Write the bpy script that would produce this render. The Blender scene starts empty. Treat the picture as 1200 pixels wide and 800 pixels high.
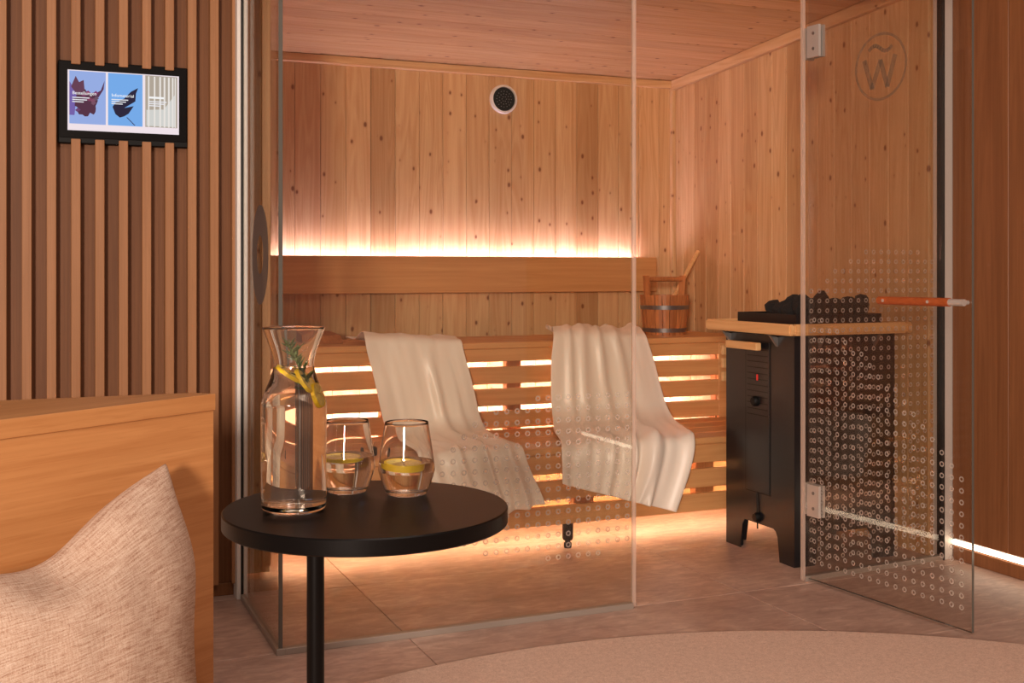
import bpy, bmesh, math, random
from mathutils import Vector, Matrix, noise
random.seed(7)
SC = bpy.context.scene
COL = SC.collection
R = math.radians

# ------------------------------------------------------------------ camera
F = 1330.0                                   # focal length in pixels of a 1200x800 frame
TH = math.atan(F / 3127.0)                   # yaw of the camera against the sauna's axes
HZ, HC = 318.0, 1.10                         # horizon row, camera height
cam = bpy.data.cameras.new('camera')
cam.sensor_width = 36.0
cam.lens = F * 36.0 / 1200.0
cam.shift_y = -(400.0 - HZ) / 1200.0
cam.clip_start = 0.05
cam_ob = bpy.data.objects.new('camera', cam)
cam_ob.location = (0, 0, HC)
cam_ob.rotation_euler = (R(90), 0, -TH)
COL.objects.link(cam_ob)
SC.camera = cam_ob

# ------------------------------------------------------------------ world, lamps, exposure
W = bpy.data.worlds.new('world')
SC.world = W
W.use_nodes = True
W.node_tree.nodes['Background'].inputs[0].default_value = (1.0, 0.80, 0.66, 1)
W.node_tree.nodes['Background'].inputs[1].default_value = 0.24

def area(name, loc, target, size, power, color, sy=None):
    l = bpy.data.lights.new(name, 'AREA')
    l.energy = power
    l.color = color
    l.shape = 'RECTANGLE'
    l.size = size
    l.size_y = sy or size
    o = bpy.data.objects.new(name, l)
    o.location = loc
    d = Vector(target) - Vector(loc)
    o.rotation_euler = d.to_track_quat('-Z', 'Y').to_euler()
    COL.objects.link(o)
    return o
area('room_lamp', (-2.1, -2.8, 1.65), (2.4, 4.2, 1.0), 0.6, 360, (1.0, 0.81, 0.68))
area('overhead_fill', (0.7, 0.6, 3.1), (0.7, 0.61, 0.0), 1.4, 40, (1.0, 0.78, 0.68))  # added fill from above with no visible fixture, lifts the outer room's brightness
#area('sauna_lamp', (1.9, 4.1, 2.10), (1.9, 4.3, 0.0), 0.9, 10, (1.0, 0.62, 0.40))

vs = SC.view_settings
SC.display_settings.display_device = 'sRGB'
vs.view_transform = 'Standard'
vs.look = 'None'
vs.exposure = 0.0
vs.gamma = 1.0
vs.use_curve_mapping = False
SC.cycles.transparent_max_bounces = 24
SC.cycles.max_bounces = 14
SC.cycles.transmission_bounces = 14
SC.cycles.diffuse_bounces = 5

# ------------------------------------------------------------------ measuring helpers (a sight line cut with a wall or floor)
_s, _c = math.sin(TH), math.cos(TH)
def ray(u, v):
    a = (u - 600) / F
    return (_s + a * _c, _c - a * _s, -(v - HZ) / F)
def atY(u, v, Y):
    r = ray(u, v); t = Y / r[1]
    return Vector((r[0] * t, Y, HC + r[2] * t))
def atX(u, v, X):
    r = ray(u, v); t = X / r[0]
    return Vector((X, r[1] * t, HC + r[2] * t))
def atT(u, v, t):
    r = ray(u, v)
    return Vector((r[0] * t, r[1] * t, HC + r[2] * t))

# ------------------------------------------------------------------ materials
def srgb(r, g, b):
    f = lambda c: (c / 255 / 12.92) if c <= 10 else ((c / 255 + 0.055) / 1.055) ** 2.4
    return (f(r), f(g), f(b), 1)

class NT:
    def __init__(self, name):
        self.m = bpy.data.materials.new(name)
        self.m.use_nodes = True
        self.t = self.m.node_tree
        self.b = self.t.nodes['Principled BSDF']
        self.out = self.t.nodes['Material Output']
    def n(self, kind, **kw):
        x = self.t.nodes.new(kind)
        for k, v in kw.items():
            setattr(x, k, v)
        return x
    def l(self, a, b):
        self.t.links.new(a, b)
    def math(self, op, a, b=None, c=None, clamp=False):
        x = self.n('ShaderNodeMath', operation=op, use_clamp=clamp)
        for i, v in enumerate((a, b, c)):
            if v is None: continue
            if hasattr(v, 'links'): self.l(v, x.inputs[i])
            else: x.inputs[i].default_value = v
        return x.outputs[0]
    def mix(self, fac, a, b, blend='MIX'):
        x = self.n('ShaderNodeMix', data_type='RGBA', blend_type=blend)
        for i, v in ((0, fac), (6, a), (7, b)):
            if hasattr(v, 'links'): self.l(v, x.inputs[i])
            else: x.inputs[i].default_value = v
        return x.outputs[2]
    def ramp(self, fac, stops):
        x = self.n('ShaderNodeValToRGB')
        e = x.color_ramp.elements
        while len(e) < len(stops): e.new(0.5)
        for i, (p, c) in enumerate(stops):
            e[i].position = p
            e[i].color = c if len(c) == 4 else (*c, 1)
        self.l(fac, x.inputs[0])
        return x.outputs[0]
    def coords(self, scale, rnd=True):
        tc = self.n('ShaderNodeTexCoord')
        out = tc.outputs['Object']
        if rnd:
            oi = self.n('ShaderNodeObjectInfo')
            v = self.n('ShaderNodeVectorMath', operation='SCALE')
            v.inputs[0].default_value = (37.3, 51.7, 23.9)
            self.l(oi.outputs['Random'], v.inputs['Scale'])
            a = self.n('ShaderNodeVectorMath', operation='ADD')
            self.l(out, a.inputs[0]); self.l(v.outputs[0], a.inputs[1])
            out = a.outputs[0]
        self.raw = out
        return self.scaled(out, scale)
    def scaled(self, out, scale):
        m = self.n('ShaderNodeVectorMath', operation='MULTIPLY')
        self.l(out, m.inputs[0]); m.inputs[1].default_value = scale
        return m.outputs[0]
    def noise(self, vec, scale=1.0, detail=3.0, rough=0.5, dist=0.0):
        x = self.n('ShaderNodeTexNoise')
        self.l(vec, x.inputs['Vector'])
        x.inputs['Scale'].default_value = scale
        x.inputs['Detail'].default_value = detail
        x.inputs['Roughness'].default_value = rough
        x.inputs['Distortion'].default_value = dist
        return x.outputs['Fac']
    def bump(self, h, strength=0.2, dist=0.002):
        x = self.n('ShaderNodeBump')
        x.inputs['Strength'].default_value = strength
        x.inputs['Distance'].default_value = dist
        self.l(h, x.inputs['Height'])
        self.l(x.outputs[0], self.b.inputs['Normal'])

def plain(name, col, rough=0.5, metal=0.0, **kw):
    k = NT(name)
    k.b.inputs['Base Color'].default_value = col
    k.b.inputs['Roughness'].default_value = rough
    k.b.inputs['Metallic'].default_value = metal
    for a, v in kw.items():
        k.b.inputs[a.replace('_', ' ')].default_value = v
    return k.m

def emit(name, col, strength):
    k = NT(name)
    e = k.n('ShaderNodeEmission')
    e.inputs[0].default_value = col
    e.inputs[1].default_value = strength
    k.l(e.outputs[0], k.out.inputs[0])
    return k.m

def wood(name, light, dark, axis, knots=0.0, vary=0.35, rough=0.5, fine=70, figure=1.0, knotcol=None, speck=0.0):
    """grain runs along `axis`; each board takes its own tone and cut from its random number"""
    k = NT(name)
    ax = 'xyz'.index(axis)
    sc = [fine] * 3; sc[ax] = 1.6
    v1 = k.coords(tuple(sc))
    g1 = k.noise(v1, 1.0, 4, 0.6, 0.3)
    sc2 = [9.0] * 3; sc2[ax] = 0.55
    g2 = k.noise(k.scaled(k.raw, tuple(sc2)), 1.0, 2, 0.5, 1.2)
    rings = k.math('SINE', k.math('MULTIPLY', g2, 55.0))
    rings = k.math('MULTIPLY_ADD', rings, 0.5, 0.5)
    fac = k.math('ADD', k.math('MULTIPLY', g1, 0.60), k.math('MULTIPLY', rings, 0.20 * figure))
    fac = k.math('ADD', fac, k.math('MULTIPLY', g2, 0.50))
    col = k.ramp(fac, [(0.35, dark), (0.95, light)])
    oi = k.n('ShaderNodeObjectInfo')
    tone = k.ramp(oi.outputs['Random'], [(0.0, (1 - vary, 1 - vary * 1.25, 1 - vary * 1.5)), (0.35, (1, 1, 1)), (0.7, (1 - vary * .35, 1 - vary * .4, 1 - vary * .5)), (1.0, (1.04, 1.04, 1.04))])
    col = k.mix(1.0, col, tone, 'MULTIPLY')
    if knots:
        sx_ = k.n('ShaderNodeSeparateXYZ'); k.l(k.raw, sx_.inputs[0])
        oth = [i for i in range(3) if i != ax]
        cb = k.n('ShaderNodeCombineXYZ')
        k.l(k.math('MULTIPLY', k.math('ADD', sx_.outputs[oth[0]], sx_.outputs[oth[1]]), 16.0), cb.inputs[0])
        k.l(k.math('MULTIPLY', sx_.outputs[ax], 10.0), cb.inputs[1])
        vo = k.n('ShaderNodeTexVoronoi', feature='F1', voronoi_dimensions='2D')
        k.l(cb.outputs[0], vo.inputs['Vector'])
        vo.inputs['Scale'].default_value = 1.0
        sep = k.n('ShaderNodeSeparateColor')
        k.l(vo.outputs['Color'], sep.inputs[0])
        size = k.math('MULTIPLY', k.math('MAXIMUM', k.math('SUBTRACT', sep.outputs[0], 1.0 - knots), 0.0), 0.15 / knots)
        d = k.math('SUBTRACT', size, vo.outputs['Distance'])
        kf = k.math('MULTIPLY', d, 16.0, clamp=True)
        col = k.mix(k.math('MULTIPLY', kf, 0.85), col, knotcol or srgb(112, 62, 30))
        halo = k.math('MULTIPLY', k.math('ADD', d, 0.09), 5.0, clamp=True)
        col = k.mix(k.math('MULTIPLY', halo, k.math('GREATER_THAN', size, 0.001)), col, k.mix(0.35, col, srgb(150, 85, 45)))
    if speck:
        ss = [260.0] * 3; ss[ax] = 14.0
        sp = k.noise(k.scaled(k.raw, tuple(ss)), 1.0, 2, 0.5)
        col = k.mix(k.math('MULTIPLY', k.math('SUBTRACT', sp, 0.55), speck * 6, clamp=True), col, dark)
    k.l(col, k.b.inputs['Base Color'])
    k.b.inputs['Roughness'].default_value = rough
    k.b.inputs['Specular IOR Level'].default_value = 0.35
    k.bump(fac, 0.25, 0.0015)
    return k.m

PL, PD = srgb(232, 194, 146), srgb(204, 154, 104)
M = {}
M['pine_z'] = wood('knotty_pine_upright', PL, PD, 'z', knots=0.36, vary=0.27, rough=0.45)
M['pine_y'] = wood('knotty_pine_lengthways', PL, PD, 'y', knots=0.36, vary=0.12, rough=0.45)
M['pine_x'] = wood('knotty_pine_crossways', PL, PD, 'x', knots=0.36, vary=0.16, rough=0.45)
AL, AD = srgb(226, 172, 114), srgb(200, 140, 86)
M['bench_x'] = wood('clear_bench_wood', AL, AD, 'x', vary=0.10, rough=0.42, fine=60, figure=0.5)
M['bench_y'] = wood('clear_bench_wood_lengthways', AL, AD, 'y', vary=0.10, rough=0.42, fine=60, figure=0.5)
M['bench_z'] = wood('bench_post_wood', srgb(190, 125, 75), srgb(150, 90, 48), 'z', vary=0.10, rough=0.5)
M['slat'] = wood('oak_slat', srgb(186, 134, 94), srgb(150, 102, 64), 'z', vary=0.06, rough=0.5, fine=150, figure=0.15, speck=0.4)
M['oak_back'] = wood('oak_backing', srgb(138, 90, 54), srgb(102, 62, 33), 'z', vary=0.06, rough=0.55, fine=150, figure=0.2, speck=0.4)
M['oak_wall'] = wood('oak_wall_plank', srgb(156, 102, 64), srgb(116, 70, 40), 'z', vary=0.14, rough=0.45, fine=70, figure=0.35, speck=0.25)
M['oak_x'] = wood('oak_furniture', srgb(206, 150, 96), srgb(168, 110, 62), 'x', vary=0.04, rough=0.4, fine=90, figure=0.35, speck=0.35)
M['rail'] = wood('pale_rail_wood', srgb(236, 190, 134), srgb(212, 156, 98), 'y', vary=0.05, rough=0.45, fine=50)
M['rail_x'] = wood('pale_rail_wood_crossways', srgb(236, 190, 134), srgb(212, 156, 98), 'x', vary=0.05, rough=0.45, fine=50)
M['bucket'] = wood('bucket_stave', srgb(206, 136, 84), srgb(160, 96, 54), 'z', vary=0.18, rough=0.4, fine=60)
M['redwood'] = wood('handle_wood', srgb(190, 98, 50), srgb(150, 70, 32), 'x', vary=0.05, rough=0.4, fine=60, figure=0.4)
M['black'] = plain('black_lacquer', (0.004, 0.004, 0.004, 1), 0.5, Specular_IOR_Level=0.2)
M['table_black'] = plain('black_powder_coat', (0.0035, 0.0026, 0.0024, 1), 0.36, Specular_IOR_Level=0.11)
M['heater'] = plain('anthracite_steel', (0.009, 0.009, 0.011, 1), 0.30, 0.0)
M['seam'] = plain('dark_seam', (0.004, 0.004, 0.004, 1), 0.7)
M['steel'] = plain('brushed_steel', (0.62, 0.58, 0.54, 1), 0.42, 0.55)
M['hoop'] = plain('dark_hoop_steel', (0.26, 0.24, 0.23, 1), 0.35, 0.8)
M['alu'] = plain('pale_aluminium', (0.78, 0.74, 0.70, 1), 0.45, 0.15)
M['alu_grey'] = plain('matt_aluminium', (0.42, 0.36, 0.31, 1), 0.45, 0.5)
M['rubber'] = plain('black_rubber', (0.008, 0.008, 0.008, 1), 0.6)
M['white'] = plain('white_plastic', (0.82, 0.78, 0.74, 1), 0.4)
M['red'] = emit('red_pilot_light', (0.9, 0.06, 0.04, 1), 0.6)
M['led_back'] = emit('led_light_rosy', (0.97, 0.82, 1.20, 1), 46)
M['led_warm'] = emit('led_light_warm', (1.0, 0.92, 1.05, 1), 70)
M['led_floor'] = emit('led_light_amber', (1.0, 0.88, 0.64, 1), 48)
M['led_wall'] = emit('led_light_cream', (1.0, 0.80, 0.58, 1), 6)

def glass_mat(name, tint, ior=1.5):
    k = NT(name)
    tr = k.n('ShaderNodeBsdfTransparent'); tr.inputs[0].default_value = tint
    gl = k.n('ShaderNodeBsdfGlossy'); gl.inputs['Roughness'].default_value = 0.0
    fr = k.n('ShaderNodeFresnel')
    ge = k.n('ShaderNodeNewGeometry')          # thin pane: both faces reflect like the outer one
    k.l(k.math('MULTIPLY_ADD', ge.outputs['Backfacing'], 1.0 / ior - ior, ior), fr.inputs[0])
    mx = k.n('ShaderNodeMixShader')
    k.l(fr.outputs[0], mx.inputs[0]); k.l(tr.outputs[0], mx.inputs[1]); k.l(gl.outputs[0], mx.inputs[2])
    k.l(mx.outputs[0], k.out.inputs[0])
    return k.m
M['glass'] = glass_mat('clear_pane_glass', (0.955, 0.95, 0.925, 1))
M['glass_door'] = glass_mat('grey_pane_glass', (0.945, 0.93, 0.915, 1))
M['glass_edge'] = plain('green_glass_edge', (0.11, 0.10, 0.085, 1), 0.15)

def veil(name, col, amount, rough=0.6):
    k = NT(name)
    tr = k.n('ShaderNodeBsdfTransparent')
    k.b.inputs['Base Color'].default_value = col
    k.b.inputs['Roughness'].default_value = rough
    mx = k.n('ShaderNodeMixShader'); mx.inputs[0].default_value = amount
    k.l(tr.outputs[0], mx.inputs[1]); k.l(k.b.outputs[0], mx.inputs[2])
    k.l(mx.outputs[0], k.out.inputs[0])
    return k.m
M['frost'] = veil('frosted_print', (0.55, 0.45, 0.38, 1), 0.55)
M['logo'] = veil('etched_logo', (0.10, 0.07, 0.05, 1), 0.45)
M['decal'] = veil('grey_ring_film', (0.11, 0.085, 0.08, 1), 0.85)
M['seal'] = veil('clear_edge_seal', (0.74, 0.56, 0.46, 1), 0.42, 0.3)

def real_glass(name, ior, col=(1, 1, 1, 1)):
    k = NT(name)
    g = k.n('ShaderNodeBsdfGlass')
    g.inputs['Color'].default_value = col
    g.inputs['Roughness'].default_value = 0.0
    g.inputs['IOR'].default_value = ior
    k.l(g.outputs[0], k.out.inputs[0])
    return k.m
M['crystal'] = real_glass('drinking_glass', 1.45, (0.995, 0.99, 0.98, 1))
M['water'] = real_glass('water', 1.333, (1.0, 0.985, 0.965, 1))
M['lemon'] = plain('lemon_rind', (1.0, 0.66, 0.012, 1), 0.4)
M['lemon_flesh'] = plain('lemon_flesh', (1.0, 0.80, 0.22, 1), 0.35)
M['herb'] = plain('rosemary_green', srgb(70, 96, 44), 0.5)
M['herb_stem'] = plain('rosemary_stem', srgb(120, 130, 80), 0.5)

# floor stone
k = NT('sandy_stone_tile')
v = k.coords((1, 1, 1))
a = k.noise(v, 3.5, 5, 0.6); b = k.noise(k.scaled(k.raw, (14, 34, 20)), 1.0, 4, 0.65, 0.6)
f_ = k.math('ADD', k.math('MULTIPLY', a, 0.5), k.math('MULTIPLY', b, 0.6))
k.l(k.ramp(f_, [(0.38, srgb(158, 128, 114)), (0.56, srgb(182, 150, 134)), (0.72, srgb(210, 180, 162))]), k.b.inputs['Base Color'])
k.b.inputs['Roughness'].default_value = 0.42
k.bump(b, 0.15, 0.001)
M['tile'] = k.m
M['grout'] = plain('brown_grout', srgb(150, 120, 102), 0.8)
# rug
k = NT('loop_pile_rug')
v = k.coords((1, 1, 1))
a = k.noise(v, 260, 2, 0.7); b = k.noise(k.raw, 60, 3, 0.7)
f_ = k.math('ADD', k.math('MULTIPLY', a, 0.6), k.math('MULTIPLY', b, 0.4))
k.l(k.ramp(f_, [(0.3, srgb(192, 158, 138)), (0.7, srgb(240, 210, 190))]), k.b.inputs['Base Color'])
k.b.inputs['Roughness'].default_value = 0.95
k.bump(a, 0.6, 0.003)
M['rug'] = k.m
# cushion weave: slubby horizontal threads over fine vertical ones
k = NT('slub_weave_linen')
tc = k.n('ShaderNodeTexCoord')
uv = tc.outputs['UV']
a = k.noise(k.scaled(uv, (14, 150, 1)), 1.0, 3, 0.6)
b = k.noise(k.scaled(uv, (160, 20, 1)), 1.0, 3, 0.6)
c_ = k.noise(k.scaled(uv, (260, 260, 1)), 1.0, 1, 0.5)
f_ = k.math('ADD', k.math('ADD', k.math('MULTIPLY', a, 0.55), k.math('MULTIPLY', b, 0.25)), k.math('MULTIPLY', c_, 0.3))
k.l(k.ramp(f_, [(0.40, srgb(150, 110, 86)), (0.52, srgb(188, 156, 134)), (0.68, srgb(214, 190, 170))]), k.b.inputs['Base Color'])
k.b.inputs['Roughness'].default_value = 0.9
k.bump(f_, 0.55, 0.004)
M['linen'] = k.m
# towel
k = NT('white_satin_cotton')
v = k.coords((1, 1, 1))
a = k.noise(v, 420, 2, 0.6)
k.b.inputs['Base Color'].default_value = srgb(246, 234, 218)
k.b.inputs['Roughness'].default_value = 0.34
k.b.inputs['Specular IOR Level'].default_value = 0.45
k.b.inputs['Subsurface Weight'].default_value = 0.0
k.b.inputs['Sheen Weight'].default_value = 0.15
k.bump(a, 0.12, 0.001)
M['towel'] = k.m
# stones
k = NT('dark_heater_stone')
v = k.coords((1, 1, 1))
a = k.noise(v, 30, 5, 0.65)
k.l(k.ramp(a, [(0.35, srgb(24, 22, 22)), (0.7, srgb(58, 52, 49))]), k.b.inputs['Base Color'])
k.b.inputs['Roughness'].default_value = 0.85
k.bump(a, 0.8, 0.01)
M['stone'] = k.m

# ------------------------------------------------------------------ object helpers
def mesh_from(name, bm, smooth=False):
    me = bpy.data.meshes.new(name)
    bmesh.ops.recalc_face_normals(bm, faces=bm.faces)
    bm.to_mesh(me); bm.free()
    if smooth:
        for p in me.polygons: p.use_smooth = True
    return me
def obj(name, data, mat, parent=None, loc=None, smooth=False):
    if isinstance(data, bmesh.types.BMesh):
        data = mesh_from(name, data, smooth)
    if mat and not data.materials:
        data.materials.append(M[mat])
    o = bpy.data.objects.new(name, data)
    COL.objects.link(o)
    if loc is not None: o.location = loc
    if parent is not None:
        o.parent = parent
        o.matrix_parent_inverse = parent_inv(parent)
    return o
def parent_inv(p):
    m = Matrix.LocRotScale(p.location, p.rotation_euler, None)
    q = p.parent
    if q is not None:
        m = Matrix.LocRotScale(q.location, q.rotation_euler, None) @ p.matrix_parent_inverse @ m
    return m.inverted()
def thing(name, label, cat, loc=(0, 0, 0), group=None):
    o = bpy.data.objects.new(name, None)
    o.empty_display_size = 0.05
    COL.objects.link(o)
    o.location = loc
    return tag(o, label, cat, group)
def tag(o, label, cat, group=None):
    o['label'] = label; o['category'] = cat
    if group: o['group'] = group
    return o
def struct(o, label=None):
    o['kind'] = 'structure'
    if label: o['label'] = label
    return o
def box(lo, hi, bevel=0.0, bm=None, seg=1):
    b2 = bmesh.new()
    r = bmesh.ops.create_cube(b2, size=1.0)
    for v in b2.verts:
        v.co = Vector([lo[i] + (v.co[i] + 0.5) * (hi[i] - lo[i]) for i in range(3)])
    if bevel:
        bmesh.ops.bevel(b2, geom=list(b2.edges), offset=bevel, segments=seg, affect='EDGES')
    return join(bm, b2)
def join(bm, b2):
    if bm is None: return b2
    me = bpy.data.meshes.new('t'); b2.to_mesh(me); b2.free()
    bm.from_mesh(me); bpy.data.meshes.remove(me)
    return bm
def prism(pts, vec, bm=None, bevel=0.0):
    b2 = bmesh.new()
    vs_ = [b2.verts.new(p) for p in pts]
    fa = b2.faces.new(vs_)
    r = bmesh.ops.extrude_face_region(b2, geom=[fa])
    bmesh.ops.translate(b2, verts=[x for x in r['geom'] if isinstance(x, bmesh.types.BMVert)], vec=vec)
    if bevel:
        bmesh.ops.bevel(b2, geom=list(b2.edges), offset=bevel, segments=1, affect='EDGES')
    return join(bm, b2)
def lathe(prof, centre, n=48, bm=None, close=False):
    """prof: list of (radius, z); r=0 ends become poles"""
    b2 = bmesh.new()
    rings = []
    for r, z in prof:
        if r < 1e-6:
            rings.append([b2.verts.new((centre[0], centre[1], centre[2] + z))])
        else:
            rings.append([b2.verts.new((centre[0] + r * math.cos(2 * math.pi * i / n), centre[1] + r * math.sin(2 * math.pi * i / n), centre[2] + z)) for i in range(n)])
    pairs = list(zip(rings[:-1], rings[1:]))
    if close: pairs.append((rings[-1], rings[0]))
    for A, B in pairs:
        for i in range(n):
            j = (i + 1) % n
            if len(A) == 1 and len(B) == 1: continue
            if len(A) == 1: b2.faces.new((A[0], B[j], B[i]))
            elif len(B) == 1: b2.faces.new((A[i], A[j], B[0]))
            else: b2.faces.new((A[i], A[j], B[j], B[i]))
    return join(bm, b2)
def tube(pts, rad, n=12, bm=None, caps=True):
    b2 = bmesh.new()
    pts = [Vector(p) for p in pts]
    rings = []
    for i, p in enumerate(pts):
        d = (pts[min(i + 1, len(pts) - 1)] - pts[max(i - 1, 0)]).normalized()
        up = Vector((0, 0, 1)) if abs(d.z) < 0.9 else Vector((1, 0, 0))
        x = d.cross(up).normalized(); y = x.cross(d)
        r = rad[i] if isinstance(rad, (list, tuple)) else rad
        rings.append([b2.verts.new(p + r * (math.cos(2 * math.pi * k / n) * x + math.sin(2 * math.pi * k / n) * y)) for k in range(n)])
    for A, B in zip(rings[:-1], rings[1:]):
        for i in range(n):
            j = (i + 1) % n
            b2.faces.new((A[i], A[j], B[j], B[i]))
    if caps:
        b2.faces.new(rings[0]); b2.faces.new(list(reversed(rings[-1])))
    return join(bm, b2)
def xf(bm, m):
    bmesh.ops.transform(bm, matrix=m, verts=bm.verts)
    return bm
def soft(o, ang=40):
    for p in o.data.polygons: p.use_smooth = True
    try: o.data.set_sharp_from_angle(angle=R(ang))
    except Exception: pass
    return o

# ------------------------------------------------------------------ key planes of the place
YB = 5.30            # sauna back wall
XR = 3.21            # right-hand wall
YG = 3.265           # front glass
XS = 0.664           # side glass
YS = 3.90            # front of the slats
XJ = 1.05            # a tile joint

# ------------------------------------------------------------------ floor
fl = struct(obj('floor', box((-1.9, -0.9, -0.10), (3.5, 5.6, -0.004)), 'grout'), 'pale sandy stone floor of large tiles')
tile_me = mesh_from('tile', box((0.0015, 0.0015, -0.012), (1.1985, 0.5985, 0.0), 0.0012))
for i in range(-3, 2):
    for j in range(-7, 4):
        x, y = XJ + i * 1.2, 3.275 + j * 0.6
        w = min(1.2, 3.5 - x)
        if w < 1.2:
            me = mesh_from('tile', box((0.0015, 0.0015, -0.012), (w - .0015, 0.5985, 0.0), 0.0012))
        else: me = tile_me
        obj('tile', me, 'tile', fl, (x, y, 0))

# ------------------------------------------------------------------ sauna back wall of upright boards
bw = struct(obj('wall_back', box((0.62, YB + 0.012, 0), (3.30, YB + 0.10, 2.35)), 'pine_z'), 'knotty pine board wall at the back of the sauna')
x0 = atY(345, 300, YB).x
pit = (atY(700, 300, YB).x - x0) / 13.0
bme = mesh_from('board', box((0.0008, -0.006, 0), (pit - 0.0008, 0.012, 2.32), 0.0022))
i = -4
while x0 + i * pit < 3.19:
    x = x0 + i * pit
    me = bme
    if x + pit > 3.205:
        me = mesh_from('board', box((0.0008, -0.006, 0), (3.205 - x, 0.012, 2.32), 0.0022))
    obj('board', me, 'pine_z', bw, (x, YB, 0))
    i += 1
NB = i
# sauna right wall
rw = struct(obj('wall_right', box((XR + 0.002, 3.40, 0), (XR + 0.10, YB + 0.1, 2.35)), 'pine_z'), 'knotty pine board wall beside the heater')
rp = 0.112
rme = mesh_from('board', box((-0.012, 0.0008, 0), (0.002, rp - 0.0008, 2.33), 0.0022))
y = 3.405
while y + rp < YB + 0.05:
    obj('board', rme, 'pine_z', rw, (XR, y, 0)); y += rp
# sauna left wall (mostly hidden behind the slat wall)
lw = struct(obj('wall_left_inner', box((0.62, 4.16, 0), (0.70, YB + 0.02, 2.35)), 'pine_z'), 'inner left wall of the sauna')

# ceiling: boards across, rising a little towards the glass
CZ0 = atX(785, 96, XR - 0.03).z                # at the back
def cz(y): return CZ0 + (YB - y) * 0.062
ce = struct(obj('ceiling', prism([(0.6, 3.2, cz(3.2) + 0.013), (0.6, 5.42, cz(5.42) + 0.013), (0.6, 5.42, cz(5.42) + 0.09), (0.6, 3.2, cz(3.2) + 0.09)], (2.75, 0, 0)), 'pine_x'), 'knotty pine board ceiling of the sauna')
cp = 0.121
cme = mesh_from('board', box((0.66, 0.0008, 0.0), (3.22, cp - 0.0008, 0.012), 0.0022))
sl = math.atan(0.062)
y = YB
while y - cp > 3.2:
    o = obj('board', cme, 'pine_x', None, (0, y - cp, cz(y - cp)))
    o.rotation_euler = (-sl, 0, 0)
    o.parent = ce
    y -= cp
# cornice strips
zt = cz(YB)
t1 = struct(obj('trim_1', box((0.70, YB - 0.034, zt - 0.040), (3.20, YB - 0.004, zt - 0.001), 0.003), 'pine_x'), 'pine cornice strip along the back of the ceiling')
t2 = struct(obj('trim_2', prism([(XR - 0.042, 3.40, cz(3.40) - 0.052), (XR - 0.042, YB - 0.006, cz(YB) - 0.052), (XR - 0.042, YB - 0.006, cz(YB) - 0.001), (XR - 0.042, 3.40, cz(3.40) - 0.001)], (0.030, 0, 0), bevel=0.003), 'pine_y'), 'pine cornice strip along the top of the right wall')
t3 = struct(obj('trim_3', box((XR - 0.036, YB - 0.034, 0), (XR - 0.012, YB - 0.006, zt - 0.045), 0.003), 'pine_z'), 'pine corner strip between the back and right walls')

# ------------------------------------------------------------------ slat wall on the left
lw2 = struct(obj('wall_left', box((-1.9, YS + 0.040, 0.0), (XS - 0.012, YS + 0.14, 2.6)), 'oak_back'), 'oak slat wall')
TX0, TX1, TZ0, TZ1 = 0.085, 0.487, 1.512, 1.778       # control panel
sw, sp_ = 0.0285, 0.0725
def slat_mesh(z0, z1): return mesh_from('slat', box((0, 0, z0), (sw, 0.0415, z1), 0.0016))
full, low, high = slat_mesh(0.045, 2.6), slat_mesh(0.045, TZ0 + 0.014), slat_mesh(TZ1 - 0.012, 2.6)
k_ = 0
x = 0.631
while x > -1.85:
    if x > TX0 + 0.005 and x + sw < TX1 + 0.01:
        obj('slat', low, 'slat', lw2, (x, YS, 0)); obj('slat', high, 'slat', lw2, (x, YS, 0))
    else:
        obj('slat', full, 'slat', lw2, (x, YS, 0))
    x -= sp_
struct(obj('baseboard_left', box((-1.9, YS + 0.028, 0.0), (XS - 0.012, YS + 0.0395, 0.042), 0.002), 'oak_back'), 'low oak plinth under the slats')

# wooden end of the sauna wall behind the side glass
fw = struct(obj('wall_front', box((XS - 0.01, 4.10, 0.02), (0.795, 4.16, 2.35)), 'pine_z'), 'narrow pine wall end behind the side glass')
for a_, b_ in ((0.668, 0.728), (0.730, 0.765), (0.767, 0.798)):
    obj('board', box((a_, 4.088, 0.045), (b_, 4.0995, 2.33), 0.002), 'pine_z', fw)

# ------------------------------------------------------------------ outer right wall
ow = struct(obj('wall_outer', box((XR + 0.060, -0.9, 0), (XR + 0.14, 3.34, 2.6)), 'oak_back'), 'oak plank wall outside the sauna door')
ys_ = [3.338, 3.065, 2.80, 2.53, 2.26, 1.99, 1.72, 1.45, 1.18, 0.91, 0.64, 0.37, 0.10, -0.17, -0.44, -0.71]
for a_, b_ in zip(ys_[1:], ys_[:-1]):
    obj('plank', box((XR + 0.040, a_ + 0.0015, 0.082), (XR + 0.059, b_ - 0.0015, 2.6), 0.0015), 'oak_wall', ow)
struct(obj('baseboard_right', box((XR + 0.044, -0.9, 0.0), (XR + 0.059, 3.338, 0.052), 0.002), 'oak_wall'), 'oak skirting below the floor level light strip')
ls = thing('wall_light_strip', 'thin cream light strip glowing along the foot of the outer oak wall', 'light strip', (XR + 0.03, 1.7, 0.06))
obj('housing', box((XR + 0.050, 0.02, 0.056), (XR + 0.0595, 3.335, 0.078)), 'alu', ls)
obj('diffuser', box((XR + 0.040, 0.02, 0.0575), (XR + 0.0498, 3.335, 0.0765), 0.001), 'led_wall', ls)

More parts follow.
